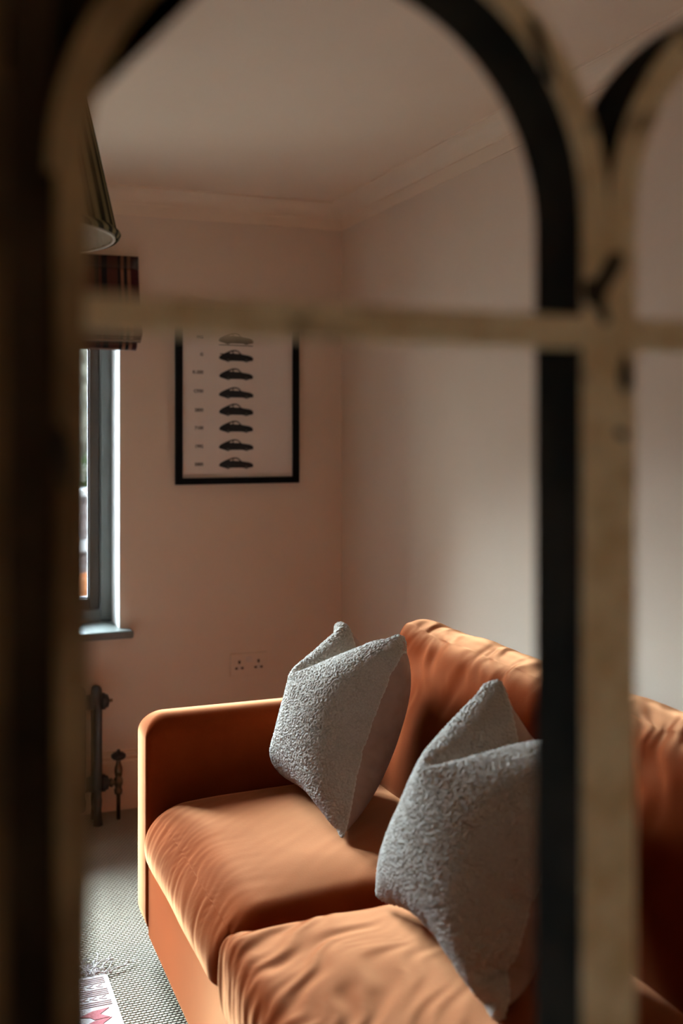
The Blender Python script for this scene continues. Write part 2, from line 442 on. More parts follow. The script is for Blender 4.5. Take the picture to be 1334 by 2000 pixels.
for (a, b) in ((wx0 + FW, mull[0] - 0.025), (mull[0] + 0.025, wx1 - FW)):
    z0, z1 = WZ0 + 0.045, WZ1 - FW
    SW, SY0, SY1 = 0.042, FY0 + 0.014, FY1
    g = 0.002
    for nm, q in (('sash_stile', (a + g, a + SW, z0 + g, z1 - g)), ('sash_stile', (b - SW, b - g, z0 + g, z1 - g)),
                  ('sash_rail', (a + SW, b - SW, z0 + g, z0 + SW)), ('sash_rail', (a + SW, b - SW, z1 - SW, z1 - g))):
        wpart(nm, q[0], q[1], SY0, SY1, q[2], q[3], 'sash_paint', bevel=0.003)
    # pale glazing bead and the pane
    for q in ((a + SW, a + SW + 0.006, z0 + SW, z1 - SW), (b - SW - 0.006, b - SW, z0 + SW, z1 - SW),
              (a + SW, b - SW, z0 + SW, z0 + SW + 0.006), (a + SW, b - SW, z1 - SW - 0.006, z1 - SW)):
        wpart('glazing_bead', q[0], q[1], SY0 + 0.012, SY0 + 0.03, q[2], q[3], 'coping')
    wpart('pane', a + SW, b - SW, SY0 + 0.03, SY0 + 0.034, z0 + SW, z1 - SW, 'glass')
# narrow raised bead round the inner edge of the frame
bx = wx1 - FW
wpart('frame_bead', bx - 0.001, bx + 0.006, FY0 - 0.005, FY0, WZ0 + 0.04, WZ1 - FW, 'grey_paint', bevel=0.002)
wpart('frame_bead', wx0 + FW - 0.006, wx0 + FW + 0.001, FY0 - 0.005, FY0, WZ0 + 0.04, WZ1 - FW, 'grey_paint', bevel=0.002)
wpart('frame_bead', wx0 + FW, bx, FY0 - 0.005, FY0, WZ0 + 0.038, WZ0 + 0.045, 'grey_paint', bevel=0.002)
# sill board with a bullnose and horns
bm = bmesh.new()
add_box(bm, WX0 - 0.05, WX1 + 0.040, YE - 0.058, YE + 0.0, WZ0 - 0.03, WZ0, 0.009, 3)
add_box(bm, WX0, WX1, YE - 0.01, FY0 + 0.02, WZ0 - 0.03, WZ0)
part_of(win, bm_obj('window_sill', bm, 'grey_paint'))

# ------------------------------------------------------------------ outside the window
box('ground', -14, 16, YE + W, 26, -0.25, -0.05, 'paving', kind='structure')
gw = empty('garden_wall', (1.0, 8.0, -0.05)); tag(gw, 'low grey brick garden wall with pale coping outside the window', 'wall')
part_of(gw, box('wall_body', -0.4, 9, 8.0, 8.22, -0.05, 0.90, 'low_brick'))
part_of(gw, box('coping', -0.4, 9, 7.96, 8.26, 0.90, 0.95, 'coping', bevel=0.01))
part_of(gw, box('ledge', -0.4, 9, 7.93, 8.0, 0.50, 0.585, 'coping', bevel=0.008))
tw = box('rendered_wall', 0.2, 12, 10.5, 10.8, -0.05, 2.55, 'render_wall')
tag(tw, 'tall rough rendered boundary wall seen through the window behind the low wall', 'wall')
def hedge(name, x0, x1, y0, y1, z0, z1, n, label):
    bm = bmesh.new()
    for _ in range(n):
        c = Vector((random.uniform(x0, x1), random.uniform(y0, y1), random.uniform(z0, z1)))
        s = random.uniform(0.03, 0.06)
        R = Matrix.Rotation(random.uniform(0, 6.3), 3, 'Z') @ Matrix.Rotation(random.uniform(-1.2, 1.2), 3, 'X')
        bm.faces.new([bm.verts.new(c + R @ Vector(q)) for q in ((-s, 0, 0), (0, -s * .5, 0.01), (s, 0, 0), (0, s * .5, 0.01))])
    ob = bm_obj(name, bm, 'leaf', kind='stuff'); tag(ob, label, 'hedge'); return ob
hedge('clipped_hedge', -0.3, 6, 8.35, 8.8, -0.05, 1.22, 9000, 'clipped green hedge between the two garden walls outside')
fp = bmesh.new(); lathe(fp, [(0.09, 0), (0.12, 0.40), (0.14, 0.41), (0.14, 0.49), (0.12, 0.49), (0.11, 0.42)], (0.985, 7.1, -0.05), seg=20)
fpo = bm_obj('flower_pot', fp, 'terracotta', smooth=False); tag(fpo, 'tall terracotta pot standing on the paving outside', 'pot')

# ------------------------------------------------------------------ roman blind
bl = empty('roman_blind', (0, YE, 1.7)); tag(bl, 'maroon and dark striped roman blind folded up above the window', 'blind')
bx0, bx1 = WX0 - 0.06, WX1 + 0.058
def blind_sheet(name, path, x0, x1, thick=0.006, mtl='blind'):
    """path in (y,z) swept along X"""
    bm = bmesh.new(); nx = 40
    P = [Vector((0, y, z)) for y, z in path]
    rows = []
    for (y, z) in path:
        row = []
        for i in range(nx + 1):
            x = x0 + (x1 - x0) * i / nx
            w = 0.003 * math.sin(x * 17 + z * 9)
            row.append(bm.verts.new((x, y + w, z)))
        rows.append(row)
    for a, b in zip(rows[:-1], rows[1:]):
        for i in range(nx): bm.faces.new((a[i], a[i + 1], b[i + 1], b[i]))
    ob = bm_obj(name, bm, mtl, smooth=True)
    md = ob.modifiers.new('thickness', 'SOLIDIFY'); md.thickness = thick; md.offset = 0
    return part_of(bl, ob)
YB_ = YE - 0.03
path = [(YB_ - 0.005, 2.02), (YB_ - 0.006, 1.98)]
for k in range(14):
    t = k / 13
    path.append((YB_ - 0.006 - 0.062 * t ** 1.5, 1.98 - 0.20 * t))
blind_sheet('upper_panel', path, bx0, bx1)
def fold(z0, z1, yo, x1):
    pth = []
    for k in range(11):
        t = k / 10
        pth.append((YB_ - yo - 0.020 * math.sin(math.pi * t), z0 + (z1 - z0) * t))
    return blind_sheet('fold', pth, bx0, x1)
fold(1.795, 1.745, 0.052, bx1 + 0.002)
fold(1.76, 1.722, 0.060, bx1 + 0.002)
fold(1.738, 1.706, 0.050, bx1)
fold(1.715, 1.678, 0.030, bx1 - 0.012)
for z, yo, x1 in ((1.7275, 0.062, bx1 - 0.002), (1.709, 0.064, bx1 - 0.002), (1.6785, 0.036, bx1 - 0.075)):
    bm = bmesh.new(); tube(bm, [(bx0, YB_ - yo - 0.004, z), ((bx0 + x1) / 2, YB_ - yo - 0.005, z), (x1, YB_ - yo - 0.004, z)], 0.0035, 6)
    part_of(bl, bm_obj('trim_cord', bm, 'blind_trim'))
part_of(bl, box('headrail', bx0 + 0.005, bx1 - 0.005, YE - 0.03, YE, 1.985, 2.018, 'blind'))

# ------------------------------------------------------------------ framed car poster
PX0, PX1, PZ0, PZ1 = 0.879, 1.362, 1.183, 1.838
pf = empty('framed_poster', ((PX0 + PX1) / 2, YE, PZ0)); tag(pf, 'black framed poster of a column of car silhouettes on the wall', 'picture')
fw, fd = 0.024, 0.028
bm = bmesh.new()
for nm, pts in (('frame_side', [(PX0, PZ0), (PX0 + fw, PZ0 + fw), (PX0 + fw, PZ1 - fw), (PX0, PZ1)]),
                ('frame_side', [(PX1, PZ0), (PX1, PZ1), (PX1 - fw, PZ1 - fw), (PX1 - fw, PZ0 + fw)]),
                ('frame_bottom', [(PX0, PZ0), (PX1, PZ0), (PX1 - fw, PZ0 + fw), (PX0 + fw, PZ0 + fw)]),
                ('frame_top', [(PX0, PZ1), (PX0 + fw, PZ1 - fw), (PX1 - fw, PZ1 - fw), (PX1, PZ1)])):
    b2 = bmesh.new(); prism(b2, pts, 'y', YE - fd, YE); part_of(pf, bm_obj(nm, b2, 'black_frame'))
bm.free()
PY_ = YE - 0.012
part_of(pf, box('paper', PX0 + fw - 0.003, PX1 - fw + 0.003, PY_, YE, PZ0 + fw - 0.003, PZ1 - fw + 0.003, 'paper'))

def smooth_poly(pts, n=4):
    P = [np.array(p, float) for p in pts]; out = []
    L = len(P)
    for i in range(L):
        p0, p1, p2, p3 = P[i - 1], P[i], P[(i + 1) % L], P[(i + 2) % L]
        for k in range(n):
            t = k / n
            out.append(0.5 * ((2 * p1) + (-p0 + p2) * t + (2 * p0 - 5 * p1 + 4 * p2 - p3) * t * t + (-p0 + 3 * p1 - 3 * p2 + p3) * t ** 3))
    return out
def flat(name, pts, y, mtl, parent_root, thick=0.0006):
    b2 = bmesh.new(); prism(b2, [(p[0], p[1]) for p in pts], 'y', y - thick, y)
    bmesh.ops.triangulate(b2, faces=[f for f in b2.faces if len(f.verts) > 4])
    return part_of(parent_root, bm_obj(name, b2, mtl))
BODY = [(0.0, 0.38), (0.015, 0.29), (0.09, 0.22), (0.16, 0.17), (0.25, 0.09), (0.35, 0.16), (0.55, 0.16), (0.70, 0.15), (0.79, 0.08), (0.89, 0.16),
        (0.98, 0.20), (1.0, 0.33), (0.975, 0.46), (0.90, 0.56), (0.78, 0.62), (0.66, 0.68), (0.62, 0.78), (0.57, 0.91), (0.49, 0.98), (0.39, 0.97),
        (0.29, 0.88), (0.19, 0.77), (0.09, 0.64), (0.02, 0.51)]
WIN_F = [(0.425, 0.73), (0.50, 0.71), (0.595, 0.71), (0.565, 0.79), (0.53, 0.855), (0.47, 0.875), (0.425, 0.86)]
WIN_R = [(0.295, 0.74), (0.385, 0.73), (0.385, 0.84), (0.345, 0.82)]
car_rows = [660.5, 695.5, 731, 767.5, 800.5, 833.5, 869.5, 904.5]
labels = ['F/G', 'G', 'K-200', 'C930', '2800', '7100', '1992', '5800']
label_rows = [657, 692, 727, 764, 801, 836, 872, 907]
def px_at_Y(px, py, Y):
    u = (px - CX) / F_PX; v = (HORIZON - py) / F_PX
    s, c = math.sin(YAW), math.cos(YAW)
    rx, ry = s + u * c, c - u * s
    return rx / ry * Y, EYE + v / ry * Y
rows = [(px_at_Y(461, y, PY_)[1], l) for y, l in zip(car_rows, labels)]
rows = [(rows[0][0] + 0.068, 'A')] + rows
CW, CHH = 0.134, 0.050
cx_ = px_at_Y(461.5, 800, PY_)[0]
lx_ = px_at_Y(397, 800, PY_)[0]
for k, (zc, lab) in enumerate(rows):
    shape = [list(p) for p in BODY]
    ww = 1.0 + 0.012 * ((k * 5) % 3 - 1)
    hh = 1.0 + 0.04 * ((k * 3) % 4 - 1.5) / 1.5
    first = k == 1
    def mp(p, dy=0): return (cx_ + (p[0] - 0.5) * CW * ww, zc + (p[1] - 0.53) * CHH * hh)
    pts = smooth_poly([mp(p) for p in shape], 3)
    ink = 'ink_faded' if k <= 1 else 'ink'
    car = flat('car_print', pts, PY_, ink, pf)
    for wnd in (WIN_F, WIN_R):
        wo = sub_of(car, flat('car_window', smooth_poly([mp(p) for p in wnd], 2), PY_ - 0.0008, 'paper', pf, 0.0003))
    for wc in (0.26, 0.795):
        c0 = mp((wc, 0.19))
        ring = [(c0[0] + 0.0062 * math.cos(a), c0[1] + 0.0062 * math.sin(a)) for a in np.linspace(0, 2 * math.pi, 15)[:-1]]
        sub_of(car, flat('car_wheel', ring, PY_ - 0.0008, 'ink_grey', pf, 0.0003))
    if k == 2:
        sub_of(car, flat('car_spoiler', [mp(p) for p in ((0.0, 0.66), (0.05, 0.71), (0.16, 0.70), (0.16, 0.62), (0.05, 0.64))], PY_ - 0.0002, ink, pf))
    if k == 1:
        flat('ground_line', [mp(p) for p in ((0.0, 0.0), (0.98, -0.05), (0.98, 0.03), (0.0, 0.06))], PY_ - 0.0002, ink, pf)
    cu = bpy.data.curves.new('label_text', 'FONT'); cu.body = lab; cu.size = 0.0165; cu.offset = 0.0007; cu.align_x = 'RIGHT'; cu.align_y = 'CENTER'
    to = bpy.data.objects.new('label_text', cu); COL.objects.link(to)
    dg = bpy.context.evaluated_depsgraph_get()
    me = bpy.data.meshes.new_from_object(to.evaluated_get(dg)); bpy.data.objects.remove(to)
    ob = link('row_label', me, 'ink_faded'); me.materials.clear(); me.materials.append(M['ink_faded'])
    zl = px_at_Y(387, label_rows[k - 1], PY_)[1] if k else zc
    ob.rotation_euler = (math.pi / 2, 0, 0); ob.location = (lx_, PY_ - 0.0006, zl)
    part_of(pf, ob)

# ------------------------------------------------------------------ wall socket
so = empty('wall_socket', (1.162, YE, 0.48)); tag(so, 'double wall socket painted like the wall above the sofa arm', 'socket')
sx0, sz0 = px_at_Y(449, 1322, YE); sx1, sz1 = px_at_Y(520, 1277, YE)
sx1 = sx0 + 0.146; sz0 = EYE - 0.9385; sz1 = sz0 + 0.086
plate = part_of(so, box('plate', sx0, sx1, YE - 0.009, YE, sz0, sz1, 'socket', bevel=0.003))
scx = (sx0 + sx1) / 2; scz = (sz0 + sz1) / 2
part_of(so, box('rocker_switch', scx - 0.012, scx + 0.012, YE - 0.014, YE - 0.008, scz + 0.008, scz + 0.030, 'socket_switch', bevel=0.002))
for hx in (-0.038, 0.038):
    for dx, dz, w_, h_ in ((0, 0.014, 0.0042, 0.006), (-0.0115, -0.009, 0.0048, 0.0042), (0.0115, -0.009, 0.0048, 0.0042)):
        sub_of(plate, box('pin_hole', scx + hx + dx - w_, scx + hx + dx + w_, YE - 0.0095, YE - 0.0085, scz - 0.004 + dz - h_, scz - 0.004 + dz + h_, 'hole'))
    sub_of(plate, box('shutter', scx + hx - 0.005, scx + hx + 0.005, YE - 0.0098, YE - 0.0085, scz - 0.020, scz - 0.002, 'socket_switch'))

# ------------------------------------------------------------------ column radiator with valve
rad = empty('column_radiator', (0.0, 3.84, 0)); tag(rad, 'dark cast iron column radiator under the window', 'radiator')
RY, RX1 = 3.845, 0.590
def rpart(nm, bm, mtl='iron', smooth=True):
    ob = bm_obj(nm, bm, mtl, smooth=smooth); return part_of(rad, ob)
pitch = 0.058
nsec = 18
def section(x):
    bm = bmesh.new()
    for dy in (-0.034, 0.034):
        pts = [(x, RY + dy * 0.25, 0.055 + 0.0), (x, RY + dy * 0.8, 0.085), (x, RY + dy, 0.13), (x, RY + dy, 0.26), (x, RY + dy, 0.40), (x, RY + dy * 0.8, 0.445), (x, RY + dy * 0.2, 0.468)]
        tube(bm, pts, [0.018, 0.017, 0.0155, 0.0155, 0.0155, 0.017, 0.018], 12)
    lathe(bm, [(0.026, -pitch / 2), (0.028, -0.012), (0.03, 0), (0.028, 0.012), (0.026, pitch / 2)], (x, RY, 0.425), 'x', 16)
    lathe(bm, [(0.026, -pitch / 2), (0.028, -0.012), (0.03, 0), (0.028, 0.012), (0.026, pitch / 2)], (x, RY, 0.135), 'x', 16)
    return bm
first = rpart('column_section', section(RX1 - 0.016))
for k in range(1, nsec):
    c = first.copy(); COL.objects.link(c); c.parent = rad; c.location = (-k * pitch, 0, 0)
    c.matrix_parent_inverse = first.matrix_parent_inverse
for fx in (RX1 - 0.016, RX1 - 0.016 - (nsec - 1) * pitch):
    for dy in (-0.034, 0.034):
        bm = bmesh.new(); tube(bm, [(fx, RY + dy, 0.13), (fx, RY + dy, 0.05), (fx, RY + dy * 1.1, 0.0)], [0.014, 0.013, 0.018], 10)
        rpart('foot', bm)
for z, nm in ((0.425, 'top_plug'), (0.135, 'bottom_bush')):
    bm = bmesh.new()
    lathe(bm, [(0.028, 0), (0.030, 0.006), (0.030, 0.014), (0.024, 0.018), (0.024, 0.024), (0.014, 0.028)], (RX1, RY, z), 'x', 16)
    rpart(nm, bm)
bm = bmesh.new(); lathe(bm, [(0.006, 0), (0.006, 0.012), (0.004, 0.014)], (RX1 + 0.028, RY, 0.425), 'x', 8); rpart('bleed_nipple', bm, 'brass')
VX = 0.652
bm = bmesh.new()
lathe(bm, [(0.010, 0), (0.012, 0.004), (0.016, 0.008), (0.016, 0.014), (0.010, 0.018), (0.009, 0.034)], (RX1 + 0.026, RY, 0.132), 'x', 14)
rpart('valve_tail', bm, 'brass')
bm = bmesh.new()
lathe(bm, [(0.0075, 0.0), (0.0075, 0.088), (0.013, 0.09), (0.0145, 0.096), (0.0145, 0.106), (0.011, 0.110), (0.012, 0.118), (0.0155, 0.126), (0.0165, 0.136), (0.0145, 0.145),
           (0.010, 0.150), (0.0125, 0.158), (0.0145, 0.172), (0.0135, 0.184), (0.0095, 0.196), (0.008, 0.206), (0.010, 0.212)], (VX, RY, 0.0), 'z', 20)
vbody = rpart('valve_body', bm, 'brass')
bm = bmesh.new()
lathe(bm, [(0.010, 0.210), (0.020, 0.214), (0.0265, 0.221), (0.0265, 0.229), (0.018, 0.236), (0.007, 0.239), (0.007, 0.246), (0.003, 0.249)], (VX, RY, 0.0), 'z', 16)
sub_of(vbody, rpart('valve_wheel', bm, 'valve_wheel'))

# ------------------------------------------------------------------ pendant lampshade
LX, LY, LZ, LR = 0.116, 2.155, 1.764, 0.244
lamp = empty('pendant_lamp', (LX, LY, ZC)); tag(lamp, 'striped pleated empire lampshade hanging from the ceiling', 'lamp')
LH, LRT = 0.30, 0.178
def shade(name, r0, r1, mtl, pleats, amp, stripe):
    n = pleats * 8; V, F, S = [], [], []
    nz = 14
    for j in range(nz + 1):
        t = j / nz; r = r0 + (r1 - r0) * t
        for i in range(n):
            a = 2 * math.pi * i / n; ph = pleats * a
            rr = r + amp * math.cos(ph)
            V.append((LX + rr * math.cos(a), LY + rr * math.sin(a), LZ + LH * t))
            S.append(0.5 + 0.5 * math.sin(pleats / 2 * a + 0.8))
    for j in range(nz):
        for i in range(n):
            F.append((j * n + i, j * n + (i + 1) % n, (j + 1) * n + (i + 1) % n, (j + 1) * n + i))
    ob = from_np(name, V, F, mtl, smooth=True)
    if stripe:
        at = ob.data.attributes.new('stripe', 'FLOAT', 'POINT'); at.data.foreach_set('value', S)
    return part_of(lamp, ob)
shade('shade_cover', LR, LRT, 'shade_out', 72, 0.0022, True)
shade('shade_lining', LR - 0.006, LRT - 0.006, 'shade_in', 36, 0.0022, False)
def spiral_trim(name, r, z, h):
    n = 144; V, F, S = [], [], []
    for j in range(5):
        t = j / 4
        for i in range(n * 2):
            a = math.pi * i / n
            rr = r + 0.006 * math.sin(math.pi * t)
            V.append((LX + rr * math.cos(a), LY + rr * math.sin(a), z + h * t)); S.append(0.5 + 0.5 * math.sin(40 * a + t * 4.5))
    for j in range(4):
        for i in range(2 * n): F.append((j * 2 * n + i, j * 2 * n + (i + 1) % (2 * n), (j + 1) * 2 * n + (i + 1) % (2 * n), (j + 1) * 2 * n + i))
    ob = from_np(name, V, F, 'shade_out', smooth=True)
    at = ob.data.attributes.new('stripe', 'FLOAT', 'POINT'); at.data.foreach_set('value', S)
    return part_of(lamp, ob)
spiral_trim('bottom_binding', LR + 0.001, LZ - 0.004, 0.016)
spiral_trim('top_binding', LRT + 0.001, LZ + LH - 0.010, 0.014)
bm = bmesh.new(); ring = [(LX + (LR - 0.006) * math.cos(a), LY + (LR - 0.006) * math.sin(a), LZ - 0.003) for a in np.linspace(0, 2 * math.pi, 65)]
tube(bm, ring, 0.0028, 6); part_of(lamp, bm_obj('wire_ring', bm, 'shade_in'))
for k in range(3):
    a = k * 2.094 + 0.4
    bm = bmesh.new(); tube(bm, [(LX, LY, LZ + 0.27), (LX + LRT * 0.97 * math.cos(a), LY + LRT * 0.97 * math.sin(a), LZ + 0.288)], 0.002, 6)
    part_of(lamp, bm_obj('spider_arm', bm, 'brass'))
bm = bmesh.new(); lathe(bm, [(0.018, 0.20), (0.02, 0.21), (0.02, 0.26), (0.012, 0.275), (0.004, 0.28), (0.003, ZC - LZ - 0.03), (0.04, ZC - LZ - 0.025), (0.045, ZC - LZ)], (LX, LY, LZ), 'z', 16)
part_of(lamp, bm_obj('cord_and_holder', bm, 'brass'))
bm = bmesh.new(); lathe(bm, [(0.004, 0.10), (0.02, 0.108), (0.029, 0.125), (0.03, 0.14), (0.024, 0.165), (0.014, 0.19), (0.013, 0.20)], (LX, LY, LZ), 'z', 16)
part_of(lamp, bm_obj('bulb', bm, 'reveal', smooth=True))

# ------------------------------------------------------------------ cloth solver (soft furnishings)
def build_constraints(quads, V0, scale_fn, bend=True, bend_k=0.06):
    E = {}
    edge_q = {}
    for qi, q in enumerate(quads):
        for i in range(4):
            a, b = q[i], q[(i + 1) % 4]; k = (min(a, b), max(a, b)); E[k] = 1.0
            edge_q.setdefault(k, []).append((qi, i))
        for a, b in ((q[0], q[2]), (q[1], q[3])): E[(min(a, b), max(a, b))] = 0.35
    if bend:
        for k, l in edge_q.items():
            if len(l) == 2:
                (q1, i1), (q2, i2) = l
                A, B = quads[q1], quads[q2]
                # opposite vertices across the shared edge, along the grid
                for v in k:
                    ia = A.index(v); oa = [A[(ia + 1) % 4], A[(ia - 1) % 4]]; oa = [w for w in oa if w not in k]
                    ib = B.index(v); ob = [B[(ib + 1) % 4], B[(ib - 1) % 4]]; ob = [w for w in ob if w not in k]
                    if oa and ob and oa[0] != ob[0]:
                        kk = (min(oa[0], ob[0]), max(oa[0], ob[0]))
                        if kk not in E: E[kk] = bend_k
    I = np.array([k[0] for k in E]); J = np.array([k[1] for k in E]); S = np.array(list(E.values()))
    L = scale_fn(I, J)
    # greedy colouring
    n = len(V0); used = [0] * n; colour = np.zeros(len(I), int)
    for c, (a, b) in enumerate(zip(I.tolist(), J.tolist())):
        m = used[a] | used[b]; k = 0
        while m >> k & 1: k += 1
        used[a] |= 1 << k; used[b] |= 1 << k; colour[c] = k
    batches = [(I[colour == k], J[colour == k], L[colour == k], S[colour == k]) for k in range(colour.max() + 1)]
    return batches

def vnormals(V, Q):
    n = np.cross(V[Q[:, 2]] - V[Q[:, 0]], V[Q[:, 3]] - V[Q[:, 1]]) * 0.5
    out = np.zeros_like(V)
    for k in range(4):
        for ax in range(3): out[:, ax] += np.bincount(Q[:, k], n[:, ax], len(V))
    return out * 0.25

def solve(V, quads, batches, steps, iters, pressure, gravity, collide, pins=None, damp=0.93, dt=1 / 60, volume=None):
    X = V.copy(); Vel = np.zeros_like(X); Q = np.array(quads)
    area0 = np.linalg.norm(vnormals(X, Q), axis=1).mean()
    pin_i = np.array(list(pins.keys())) if pins else None
    pin_p = np.array(list(pins.values())) if pins else None
    for st in range(steps):
        vn = vnormals(X, Q); pr = pressure
        if volume: pr = pressure * float(np.clip(volume / max(1e-5, (X * vn).sum() / 3 - 0.0) - 1.0, -1.0, 1.5))
        acc = vn / area0 * pr
        acc[:, 2] -= gravity
        Vel = (Vel + acc * dt) * damp
        P = X + Vel * dt
        for it in range(iters):
            for a, b, L, S in batches:
                d = P[b] - P[a]; l = np.sqrt((d * d).sum(1)) + 1e-9
                c = (S * (l - L) / l * 0.5)[:, None] * d
                P[a] += c; P[b] -= c
            if pins: P[pin_i] = pin_p
            collide(P, st)
        Vel = (P - X) / dt; X = P
    return X

def smooth_np(V, quads, k=1, w=0.5):
    Q = np.array(quads); n = len(V)
    for _ in range(k):
        acc = np.zeros_like(V); cnt = np.zeros(n)
        for i in range(4):
            a, b = Q[:, i], Q[:, (i + 1) % 4]
            for ax in range(3):
                acc[:, ax] += np.bincount(a, V[b][:, ax], n) + np.bincount(b, V[a][:, ax], n)
            cnt += np.bincount(a, minlength=n) + np.bincount(b, minlength=n)
        V = V * (1 - w) + w * acc / cnt[:, None]
    return V

# ------------------------------------------------------------------ sofa
SX0, SXB = 0.540, 1.520          # base front, back of sofa
SY0, SY1 = 0.775, 2.860          # near end, far end
ARM_T = 0.130
SEAT_Z = 0.326
sofa = empty('sofa', ((SX0 + SXB) / 2, (SY0 + SY1) / 2, 0)); tag(sofa, 'rust orange velvet two seat sofa along the right wall', 'sofa')

def rounded_rect(x0, x1, z0, z1, radii, seg=8):
    """radii: bl, br, tr, tl"""
    pts = []
    for (cx, cz, r, a0) in ((x0 + radii[0], z0 + radii[0], radii[0], math.pi), (x1 - radii[1], z0 + radii[1], radii[1], 1.5 * math.pi),
                            (x1 - radii[2], z1 - radii[2], radii[2], 0), (x0 + radii[3], z1 - radii[3], radii[3], 0.5 * math.pi)):
        for k in range(seg + 1):
            a = a0 + 0.5 * math.pi * k / seg
            pts.append((cx + r * math.cos(a), cz + r * math.sin(a)))
    return pts

def arm(y0, y1):
    """upholstered arm: rounded profile in XZ, soft roll along the top, tighter edge down the front"""
    pts = rounded_rect(SX0 - 0.006, SXB, 0.055, 0.648, (0.085, 0.02, 0.045, 0.060), 10)
    n = len(pts); V, F = [], []
    nr = []
    for i in range(n):
        (xa, za), (xb, zb) = pts[i - 1], pts[(i + 1) % n]
        t = np.array([xb - xa, zb - za]); t /= np.linalg.norm(t) + 1e-9
        nr.append((t[1], -t[0]))
    re = [0.016 + 0.042 * max(0.0, q[1]) ** 1.5 for q in nr]
    rings = []
    K = 7
    seq = [(0, k) for k in range(K + 1)] + [(1, k) for k in range(K, -1, -1)]
    for side, k in seq:
        f = k / K * math.pi / 2
        ring = []
        for (x, z), q, r in zip(pts, nr, re):
            i_ = r * (1 - math.sin(f)); d = r * (1 - math.cos(f))
            ring.append(len(V)); V.append((x - q[0] * i_, (y0 + d) if side == 0 else (y1 - d), z - q[1] * i_))
        rings.append(ring)
    for a_, b_ in zip(rings[:-1], rings[1:]):
        for i in range(n): F.append((a_[i], a_[(i + 1) % n], b_[(i + 1) % n], b_[i]))
    F.append(tuple(rings[0])); F.append(tuple(rings[-1][::-1]))
    ob = from_np('arm', V, F, 'velvet', smooth=True)
    bm = bmesh.new(); bm.from_mesh(ob.data); bmesh.ops.recalc_face_normals(bm, faces=bm.faces)
    for fc in bm.faces: fc.smooth = len(fc.verts) == 4
    bm.to_mesh(ob.data); bm.free()
    return part_of(sofa, ob)
arm(SY1 - ARM_T, SY1); arm(SY0, SY0 + ARM_T)

# short gathered seam at the inner front corner of each arm
for ya, sg in ((SY1 - ARM_T, 1), (SY0 + ARM_T, -1)):
    bm = bmesh.new()
    for k in range(9):
        z = 0.535 + k * 0.0085
        tube(bm, [(SX0 + 0.004, ya + sg * 0.012, z), (SX0 + 0.012, ya + sg * 0.004, z + 0.001), (SX0 + 0.028, ya + sg * 0.001, z + 0.003)], [0.0022, 0.0026, 0.0008], 5)
    part_of(sofa, bm_obj('arm_seam', bm, 'velvet', smooth=True))

# base with gently bowed, softly rounded front
bm = bmesh.new()
prism(bm, rounded_rect(SX0, SXB - 0.1, 0.06, SEAT_Z, (0.04, 0.01, 0.01, 0.045)), 'y', SY0 + ARM_T - 0.004, SY1 - ARM_T + 0.004)
part_of(sofa, bm_obj('base', bm, 'velvet', smooth=False))
for p in sofa.children[-1].data.polygons: p.use_smooth = len(p.vertices) == 4
bm = bmesh.new()
prism(bm, rounded_rect(1.40, SXB, 0.06, 0.70, (0.02, 0.02, 0.04, 0.04)), 'y', SY0 + ARM_T - 0.004, SY1 - ARM_T + 0.004)
part_of(sofa, bm_obj('back_frame', bm, 'velvet'))
for p in sofa.children[-1].data.polygons: p.use_smooth = len(p.vertices) == 4
for fx in (SX0 + 0.09, SXB - 0.08):
    for fy in (SY0 + 0.07, SY1 - 0.07):
        bm = bmesh.new(); lathe(bm, [(0.018, 0), (0.024, 0.03), (0.026, 0.07)], (fx, fy, 0), 'z', 14)
        part_of(sofa, bm_obj('foot', bm, 'valve_wheel', smooth=True))

def box_cloth(x0, x1, y0, y1, z0, z1, h):
    """open-bottomed box grid: returns verts, quads and the rest coordinate (before any bulging)"""
    nx = max(4, int(round((x1 - x0) / h))); ny = max(4, int(round((y1 - y0) / h))); nz = max(3, int(round((z1 - z0) / h)))
    idx = {}; V = []; quads = []
    def vid(i, j, k):
        key = (i, j, k)
        if key not in idx:
            idx[key] = len(V); V.append((x0 + (x1 - x0) * i / nx, y0 + (y1 - y0) * j / ny, z0 + (z1 - z0) * k / nz))
        return idx[key]
    for i in range(nx):
        for j in range(ny): quads.append((vid(i, j, nz), vid(i + 1, j, nz), vid(i + 1, j + 1, nz), vid(i, j + 1, nz)))
    for i in range(nx):
        for k in range(nz):
            quads.append((vid(i, 0, k), vid(i + 1, 0, k), vid(i + 1, 0, k + 1), vid(i, 0, k + 1)))
            quads.append((vid(i, ny, k), vid(i, ny, k + 1), vid(i + 1, ny, k + 1), vid(i + 1, ny, k)))
    for j in range(ny):
        for k in range(nz):
            quads.append((vid(0, j, k), vid(0, j, k + 1), vid(0, j + 1, k + 1), vid(0, j + 1, k)))
            quads.append((vid(nx, j, k), vid(nx, j + 1, k), vid(nx, j + 1, k + 1), vid(nx, j, k + 1)))
    return np.array(V), quads

def perlin(x, y, seed):
    rng = np.random.default_rng(seed); T = rng.uniform(0, 2 * math.pi, (256, 256))
    xi, yi = np.floor(x).astype(int), np.floor(y).astype(int); fx, fy = x - xi, y - yi
    def g(i, j, dx, dy):
        a = T[i % 256, j % 256]; return np.cos(a) * dx + np.sin(a) * dy
    u = fx ** 3 * (fx * (fx * 6 - 15) + 10); v = fy ** 3 * (fy * (fy * 6 - 15) + 10)
    n0 = g(xi, yi, fx, fy) * (1 - u) + g(xi + 1, yi, fx - 1, fy) * u
    n1 = g(xi, yi + 1, fx, fy - 1) * (1 - u) + g(xi + 1, yi + 1, fx - 1, fy - 1) * u
    return (n0 * (1 - v) + n1 * v) * 1.5

